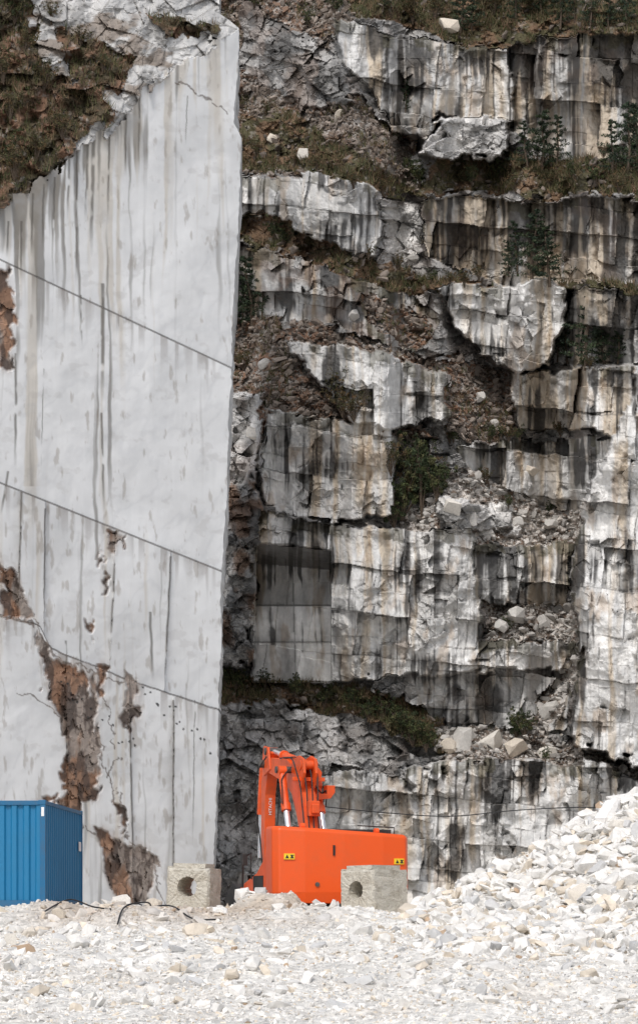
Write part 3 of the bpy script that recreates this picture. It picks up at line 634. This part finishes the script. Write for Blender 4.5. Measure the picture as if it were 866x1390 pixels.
for x_ in(-Wd-.004,-.175):
    for y_ in(-.004,Ln_-.175):
        for z_ in(-.004,Hh-.114):
            mb=MB(); mb.box(x_,x_+.179,y_,y_+.179,z_,z_+.118); mb.done('corner_casting',M_blued,ct_,bevel=.012)
mb=MB(); mb.box(-Wd+.1,-.1,.11,Ln_-.11,Hh-.06,Hh-.03); mb.done('roof',M_blue,ct_)
mb=MB(); mb.box(-Wd+.1,-.1,Ln_-.10,Ln_-.05,.16,Hh-.12); mb.done('door',M_blue,ct_)
mb=MB(); mb.box(-Wd+.1,-.1,.12,Ln_-.12,.10,.15); mb.done('floor',M_steel,ct_)
mb=MB(); mb.box(-.10,-.03,-.008,-.002,2.20,2.42); mb.done('data_plate',M_white,ct_,label='small white plate on the corner post')
mb=MB(); mb.box(-.002,.006,5.35,5.75,1.5,1.75); mb.done('data_plate',M_white,ct_)
# ============================================================ CONCRETE BLOCKS
def conc(loc,rz,W,Dp,H,hx,hz,r,lab,tilt=0):
    e=bmesh.new(); n=48; fr=[];cf=[]
    for i in range(n):
        a=2*math.pi*i/n; cx,cz=math.cos(a),math.sin(a)
        tx=((W-hx) if cx>0 else hx)/max(abs(cx),1e-6); tz=((H-hz) if cz>0 else hz)/max(abs(cz),1e-6); t=min(tx,tz)
        fr.append((hx+cx*t,hz+cz*t)); cf.append((hx+cx*r,hz+cz*r))
    for cx,cz in((0,0),(W,0),(W,H),(0,H)):
        j=min(range(n),key=lambda i:(fr[i][0]-cx)**2+(fr[i][1]-cz)**2); fr[j]=(cx,cz)
    def ring(pts,y,ins=0):
        o=[]
        for x_,z_ in pts:
            xx=min(max(x_,ins),W-ins); zz=min(max(z_,ins),H-ins); o.append(e.verts.new((xx-W/2,y,zz)))
        return o
    rings=[ring(cf,Dp),ring(fr,Dp,ins=.05),ring(fr,Dp-.06)]+[ring(fr,Dp*k/5) for k in(4,3,2,1) if .06<Dp*k/5<Dp-.06]+[ring(fr,.06),ring(fr,0,ins=.05),ring(cf,0),]
    seq=rings+[rings[0]]
    for a_,b_ in zip(seq,seq[1:]):
        for i in range(n): e.faces.new([a_[i],a_[(i+1)%n],b_[(i+1)%n],b_[i]])
    m=MB(); m.bm.free(); m.bm=e; m.box(-W/2+.12,W/2-.15,.12,Dp-.12,H-.004,H+.11)
    m.box(-W/2+.02,-W/2+.12,.06,Dp*.55,H-.004,H+.04)
    bmesh.ops.recalc_face_normals(e,faces=e.faces)
    rnd=random.Random(3)
    for v in e.verts: v.co+=Vector((rnd.uniform(-.014,.014),rnd.uniform(-.014,.014),rnd.uniform(-.014,.014)))
    me=bpy.data.meshes.new('concrete_block'); e.to_mesh(me); e.free(); me.materials.append(M_conc)
    o=obj('concrete_block',me,label=lab,category='concrete block',group='hollow concrete blocks'); o.location=loc; o.rotation_euler=(0,tilt,rz)
    return o
conc((-3.10,53.3,1.69),math.radians(-16),1.06,.95,.98,.52,.54,.24,'weathered concrete block with round hole on rubble',math.radians(2))
conc((.86,52.2,1.56),math.radians(-42),1.02,1.28,1.04,.50,.58,.21,'weathered concrete block with round hole beside the excavator',math.radians(-1))
# ============================================================ EXCAVATOR
ex=obj('excavator',None,label='orange tracked excavator seen from behind with folded boom',category='excavator')
ex.location=(-.43,58.1,.75); ex.rotation_euler=(0,0,math.radians(18))
def track(xc):
    mb=MB(); n=44; L=2.1; r=.5; w_=.30
    per=[]
    for i in range(n):
        t=i/n*(4*L+2*math.pi*r)
        if t<2*L: per.append((-L+t,2*r,0))
        elif t<2*L+math.pi*r:
            a=(t-2*L)/r; per.append((L+math.sin(a)*r,r+math.cos(a)*r,-a))
        elif t<4*L+math.pi*r: per.append((L-(t-2*L-math.pi*r),0,math.pi))
        else:
            a=(t-4*L-math.pi*r)/r; per.append((-L-math.sin(a)*r,r-math.cos(a)*r,math.pi-a))
    for y_,z_,a in per:
        M=Matrix.Translation((xc,y_,z_+.02))@Matrix.Rotation(a,4,'X')
        mb.box(-w_,w_,-.12,.12,-.03,.02,M); mb.box(-w_,w_,-.02,.02,.02,.06,M)
    t=mb.done('track',M_steel,ex)
    for y_,rr_ in((-2.1,.42),(2.1,.42),(-1.3,.2),(-.65,.2),(0,.2),(.65,.2),(1.3,.2)): 
        zc=.5 if abs(y_)>2 else .27
        mb=MB(); mb.cyl((xc-.2,y_,zc),(xc+.2,y_,zc),rr_,20); mb.done('wheel',M_black,t,smooth=True)
    mb=MB(); mb.box(xc-.15,xc+.15,-1.9,1.9,.48,.75); mb.done('track_frame',M_black,t)
track(-1.35);track(1.35)
mb=MB(); mb.box(-1.0,1.0,-1.2,1.2,.35,.8); mb.cyl((0,0,.8),(0,0,1.08),.75,32); mb.done('undercarriage',M_black,ex,bevel=.03)
mb=MB(); mb.box(-1.62,1.62,-2.6,1.5,1.08,1.28); mb.done('deck_frame',M_black,ex,bevel=.02)
mb=MB()
plan=[(-1.70,-2.45),(-1.74,-3.10),(-1.62,-3.30),(-1.0,-3.40),(0,-3.43),(1.0,-3.40),(1.62,-3.30),(1.74,-3.10),(1.70,-2.45)]
bot=[mb.bm.verts.new((x_*.98,y_+.05,1.08+(.10 if abs(x_)>1.5 else 0))) for x_,y_ in plan]
low_=[mb.bm.verts.new((x_,y_,1.36)) for x_,y_ in plan]
topv=[mb.bm.verts.new((x_,y_+.04,2.80-.055*x_)) for x_,y_ in plan]
top2=[mb.bm.verts.new((x_*.975,y_+.11,2.87-.055*x_)) for x_,y_ in plan]
n=len(plan)
for A_,B_ in((bot,low_),(low_,topv),(topv,top2)):
    for i in range(n): mb.bm.faces.new([A_[i],A_[(i+1)%n],B_[(i+1)%n],B_[i]])
mb.bm.faces.new(bot[::-1]);mb.bm.faces.new(top2)
cw=mb.done('counterweight',M_orange,ex,bevel=.035,seg=3)
def label_(xx,zz,yy,rz):
    mb=MB(); mb.box(-.13,.13,-.012,.03,-.07,.07); o=mb.done('warning_label',M_yellow,cw); o.location=(xx,yy,zz); o.rotation_euler=(0,0,rz)
    m2=MB(); m2.prism([(-.10,-.045),(-.01,-.045),(-.055,.045)],'y',-.017,-.013); m2.done('warning_symbol',M_blackp,o)
    m3=MB(); m3.prism([(.02,.04),(.11,.04),(.11,.018),(.08,.018),(.11,-.045),(.02,-.045),(.02,-.02),(.05,-.02)],'y',-.017,-.013); m3.done('warning_symbol',M_blackp,o)
label_(-1.38,2.22,-3.338,math.radians(-9)); label_(1.42,2.12,-3.335,math.radians(9))
for x_ in(-.95,.95):
    mb=MB(); mb.cyl((x_-.05,-3.0,2.91-.055*x_),(x_+.05,-3.0,2.91-.055*x_),.08,14); mb.done('lifting_eye',M_orange,cw,smooth=True)
mb=MB(); mb.box(-.30,-.25,-3.43,-3.40,2.25,2.5); mb.done('slot',M_blackp,cw)
for x_ in(-.7,.7):
    mb=MB(); mb.cyl((x_,-3.44,1.55),(x_,-3.36,1.55),.055,14); mb.done('bolt_cap',M_steel,cw,smooth=True)
mb=MB(); mb.prism([(-2.43,1.29),(-2.43,2.74),(-.3,2.70),(-.1,2.3),(-.1,1.29)],'x',-1.0,1.66); ec=mb.done('engine_cover',M_orange,ex,bevel=.05)
mb=MB(); mb.prism([(-2.40,2.745),(-2.40,2.93),(-1.2,2.93),(-1.0,2.745)],'x',.15,1.55)
for i in range(6): mb.box(.22+i*.22,.34+i*.22,-2.425,-2.40,2.78,2.90)
mb.done('engine_vent',M_black,ec,bevel=.01)
mb=MB(); mb.tube([(.5,-2.9,2.83),(.5,-2.9,3.0),(1.45,-2.9,2.96),(1.45,-2.9,2.78)],.016); mb.done('handrail',M_black,cw)
mb=MB(); mb.prism([(-2.43,1.285),(-2.43,2.66),(-2.15,2.2),(-1.5,1.85),(-.4,1.62),(.1,1.45),(.1,1.285)],'x',-1.66,-1.005); sp_=mb.done('side_panel',M_orange,ex,bevel=.03)
mb=MB(); mb.box(-1.672,-1.655,-2.1,-1.25,1.42,1.78); mb.done('grille',M_black,sp_)
mb=MB(); mb.box(-.55,-.1,-2.1,-1.7,2.74,2.90); mb.cyl((-.8,-2.0,2.7),(-.8,-2.0,3.0),.09,16); mb.done('exhaust_pipe',M_black,ex,smooth=True)
mb=MB(); mb.prism([(.12,1.0),(.12,1.5),(.6,1.62),(1.2,1.4),(1.2,1.0)],'x',-1.68,-1.1); mb.done('front_deck',M_black,ex,bevel=.02)
for i in range(3):
    mb=MB(); mb.box(-1.88,-1.7,-.6+i*.6,-.2+i*.6,.85,.92); mb.done('step',M_black,ex,bevel=.01)
mb=MB()
mb.tube([(-1.70,-1.2,1.7),(-1.72,-1.2,2.35),(-1.72,-.5,2.25),(-1.70,-.4,1.5)],.025); mb.done('handrail',M_black,ex)
mb=MB(); mb.box(-1.86,-1.73,-.95,-.75,2.05,2.35); mb.done('mirror',M_black,ex,bevel=.02)
bx0,bx1=.18,.58
def plate(pts,wd_,nm,mat,par,x0,x1,bev=.02):
    up=[];dn=[]
    for i,p in enumerate(pts):
        p=Vector((0,*p)); a=Vector((0,*pts[max(i-1,0)]));b=Vector((0,*pts[min(i+1,len(pts)-1)])); d=(b-a).normalized(); nr=Vector((0,-d.z,d.y)); w_=wd_[i]
        up.append(((p+nr*w_).y,(p+nr*w_).z)); dn.append(((p-nr*w_).y,(p-nr*w_).z))
    mb=MB(); mb.prism(up+dn[::-1],'x',x0,x1); return mb.done(nm,mat,par,bevel=bev)
boom=plate([(.15,2.0),(.75,3.5),(1.25,4.25),(2.0,4.62),(3.95,4.93)],[.20,.30,.36,.32,.18],'boom',M_orange2,ex,bx0,bx1,.012)
for (yy,zz,rr_,x0,x1) in((1.55,4.62,.09,-.24,1.0),(3.95,4.93,.11,.04,.72),(.15,2.0,.2,-.1,.88)):
    mb=MB(); mb.cyl((x0,yy,zz),(x1,yy,zz),rr_,20); mb.done('pivot_pin',M_steel,boom,smooth=True)
for x_ in(.20,.52):
    mb=MB(); mb.prism([(.62,4.1),(.40,4.48),(.46,4.84),(.85,4.95),(1.4,4.86),(1.5,4.6),(1.1,4.3)],'x',x_-.035,x_+.035); mb.done('bracket',M_orange2,boom,bevel=.008)
mb=MB(); mb.box(.24,.52,.12,.42,3.35,3.75); mb.box(.28,.48,.02,.12,3.42,3.66); mb.done('valve_block',M_orange2,boom,bevel=.02)
mb=MB(); mb.box(-.05,.82,.62,.70,4.28,4.38); mb.done('cross_member',M_orange2,boom,bevel=.01)
for x_,sg in((-.10,-1),(.87,1)):
    a=Vector((x_,.45,2.0)); b=Vector((x_,1.45,4.58 if sg<0 else 4.22)); dr=(b-a).normalized(); L_=(b-a).length; m_=a.lerp(b,.62 if sg<0 else .70)
    mb=MB(); mb.cyl(m_,b,.10,20); mb.cyl(m_-dr*.08,m_+dr*.12,.128,20); mb.cyl((x_-.10,b.y,b.z),(x_+.10,b.y,b.z),.14,20)
    cy=mb.done('boom_cylinder',M_orange2,boom,smooth=True)
    mb=MB(); mb.cyl(a,m_,.075,18); mb.done('rod',M_chrome,cy,smooth=True)
    mb=MB(); mb.tube(bez([m_+Vector((sg*.12,-.08,.1)),m_+Vector((sg*.13,-.08,.5)),b+Vector((sg*.05,-.2,-.2)),b+Vector((-sg*.2,-.2,.1))],10),.018); mb.done('pipe',M_black,cy,smooth=True)
mb=MB(); mb.prism([(.60,3.98),(1.0,3.98),(1.0,4.20),(1.22,4.20),(1.22,4.02),(1.10,3.86),(.78,3.82)],'y',1.0,1.30); mb.done('lug_bracket',M_orange2,boom,bevel=.008)
mb=MB(); mb.prism([(.58,4.35),(.84,4.35),(.86,4.54),(.70,4.74),(.58,4.78)],'y',1.0,1.7); mb.done('lug_bracket',M_orange2,boom,bevel=.008)
a=Vector((.37,.65,4.70)); b=Vector((.37,3.75,5.26)); m_=a.lerp(b,.66)
mb=MB(); mb.cyl(a,m_,.11,20); mb.cyl(m_,m_+(b-a).normalized()*.1,.14,18); mb.cyl((.14,.65,4.70),(.60,.65,4.70),.12,18); ac=mb.done('arm_cylinder',M_orange2,boom,smooth=True)
mb=MB(); mb.cyl(m_,b,.065,18); mb.done('rod',M_chrome,ac,smooth=True)
for i,(x_,o_) in enumerate([(.14,-.10),(.26,-.03),(.38,.03),(.50,.08)]):
    mb=MB(); mb.tube(bez([(x_,.10,2.6),(x_+o_*.3,.30,3.5),(x_+o_*.6,.40,4.10),(x_+o_,.62,4.52+.03*i),(x_+o_*.6,1.2,4.90+.02*i),(x_,2.4,4.98)],12),.018)
    mb.done('hose',M_black,boom,smooth=True)
mb=MB(); mb.prism([(3.55,5.20),(3.90,5.38),(4.28,5.15),(4.50,4.4),(4.45,1.7),(4.22,1.7),(4.10,4.1),(3.88,4.7)],'x',.24,.54); arm=mb.done('arm',M_orange2,ex,bevel=.012)
for yy,zz in((3.75,5.26),(4.34,1.8)):
    mb=MB(); mb.cyl((.12,yy,zz),(.64,yy,zz),.10,18); mb.done('pivot_pin',M_steel,arm,smooth=True)
mb=MB(); mb.prism([(3.35,4.75),(3.55,5.36),(3.95,5.42),(4.1,5.0),(3.95,4.6)],'x',.15,.20); mb.done('link_plate',M_orange2,arm,bevel=.008)
mb=MB(); mb.tube(bez([(.10,3.5,5.1),(-.10,3.8,4.6),(-.02,4.1,3.7),(.12,4.15,2.8),(.20,4.2,2.0)],10),.020); mb.done('hose',M_black,arm,smooth=True)
mb=MB(); mb.tube(bez([(.60,3.6,5.2),(.66,3.9,4.8),(.62,4.05,4.0),(.58,4.15,2.8),(.56,4.2,2.0)],10),.020); mb.done('hose',M_black,arm,smooth=True)
mb=MB(); mb.cyl((.38,4.70,4.9),(.38,4.95,3.6),.12,18); bc=mb.done('bucket_cylinder',M_orange2,arm,smooth=True)
mb=MB(); mb.cyl((.38,4.95,3.6),(.38,5.05,2.4),.07,16); mb.done('rod',M_chrome,bc,smooth=True)
mb=MB()
pr=[(4.3,1.9),(4.9,1.95),(5.3,1.5),(5.35,.9),(5.0,.4),(4.4,.25),(3.9,.35)]
for x_ in(-.25,1.13): mb.prism(pr+[(3.8,.6)],'x',x_,x_+.04)
for i in range(len(pr)-1):
    (y1,z1),(y2,z2)=pr[i],pr[i+1]; vs=[mb.bm.verts.new(v) for v in((-.21,y1,z1),(1.13,y1,z1),(1.13,y2,z2),(-.21,y2,z2))]; mb.bm.faces.new(vs)
for i in range(5): mb.box(-.2+i*.3,-.08+i*.3,3.65,3.95,.28,.40)
mb.done('bucket',M_steel,arm)
def text(s_,size,parent,loc,mat,name='lettering'):
    cu=bpy.data.curves.new(name,'FONT'); cu.body=s_; cu.size=size; cu.extrude=.004; cu.align_x='CENTER';cu.align_y='CENTER'
    t=bpy.data.objects.new(name,cu); COL.objects.link(t); bpy.context.view_layer.update()
    me=bpy.data.meshes.new_from_object(t.evaluated_get(bpy.context.evaluated_depsgraph_get())); bpy.data.objects.remove(t)
    me.materials.clear(); me.materials.append(mat); o=obj(name,me,parent); o.location=loc; return o
t=text('HITACHI',.12,arm,(.39,4.10,3.78),M_white)
ang=math.atan2(.12,2.4)
t.rotation_euler=(Matrix.Rotation(ang,4,'X')@Matrix.Rotation(math.radians(90),4,'X')@Matrix.Rotation(math.radians(90),4,'Z')).to_euler()
# ============================================================ CABLES
def cable(pts,r,lab):
    mb=MB(); mb.tube(bez(pts,10),r,6); mb.done('cable',M_cable,smooth=True,label=lab,category='cable')
def gp(x_,D_,dz_=.07):
    X=(x_-433)/F*D_; return (X,D_,float(G(X,D_))+dz_)
cable([gp(120,49),gp(150,50),gp(185,49.4,.2),(gp(205,48)[0],48,gp(205,48)[2]+.12),gp(200,46.5),gp(170,46),gp(160,45)],.018,'black cable lying loose on the rubble')
cable([gp(60,47),gp(95,48.5,.12),gp(130,48),gp(180,48.5,.15),gp(230,47),gp(262,46,.12),gp(300,45.8)],.018,'black cable lying loose on the rubble')
cable([gp(155,50.5),gp(160,49,.2),gp(158,47.5),gp(150,46)],.018,'black cable lying loose on the rubble')
cable([onc(440,1095,-.6),P(520,1103,97),P(610,1108,96),P(700,1100,95.5),P(790,1096,95.5),onc(866,1100,-.6)],.022,'thin cable strung across the rock face')
# ============================================================ LIGHT, WORLD, CAMERA
az=math.radians(-16); el=math.radians(50)
sv=Vector((math.sin(az)*math.cos(el),-math.cos(az)*math.cos(el),math.sin(el)))
sl=bpy.data.lights.new('sun','SUN'); sl.energy=1.5; sl.angle=math.radians(12); sl.color=(1,.975,.94)
so=bpy.data.objects.new('sun',sl); COL.objects.link(so); so.rotation_euler=sv.to_track_quat('Z','Y').to_euler()
wl=bpy.data.worlds.new('World'); scene.world=wl; wl.use_nodes=True; nt=wl.node_tree; bg=nt.nodes['Background']
sk=nt.nodes.new('ShaderNodeTexSky'); sk.sky_type='NISHITA'; sk.sun_disc=False; sk.sun_elevation=el; sk.sun_rotation=math.radians(180)-az; sk.dust_density=3; sk.air_density=1
hs=nt.nodes.new('ShaderNodeHueSaturation'); hs.inputs['Saturation'].default_value=.45
nt.links.new(sk.outputs[0],hs.inputs['Color']); nt.links.new(hs.outputs[0],bg.inputs[0]); bg.inputs[1].default_value=.15
cam=bpy.data.cameras.new('camera'); co=bpy.data.objects.new('camera',cam); COL.objects.link(co); scene.camera=co
co.location=(0,0,ZC); co.rotation_euler=(math.radians(90),0,0)
cam.sensor_fit='VERTICAL'; cam.sensor_height=36; cam.lens=F/1390*36; cam.shift_y=545/1390; cam.clip_end=3000; cam.clip_start=.5
scene.view_settings.view_transform='Standard'; scene.view_settings.look='None'; scene.view_settings.exposure=0
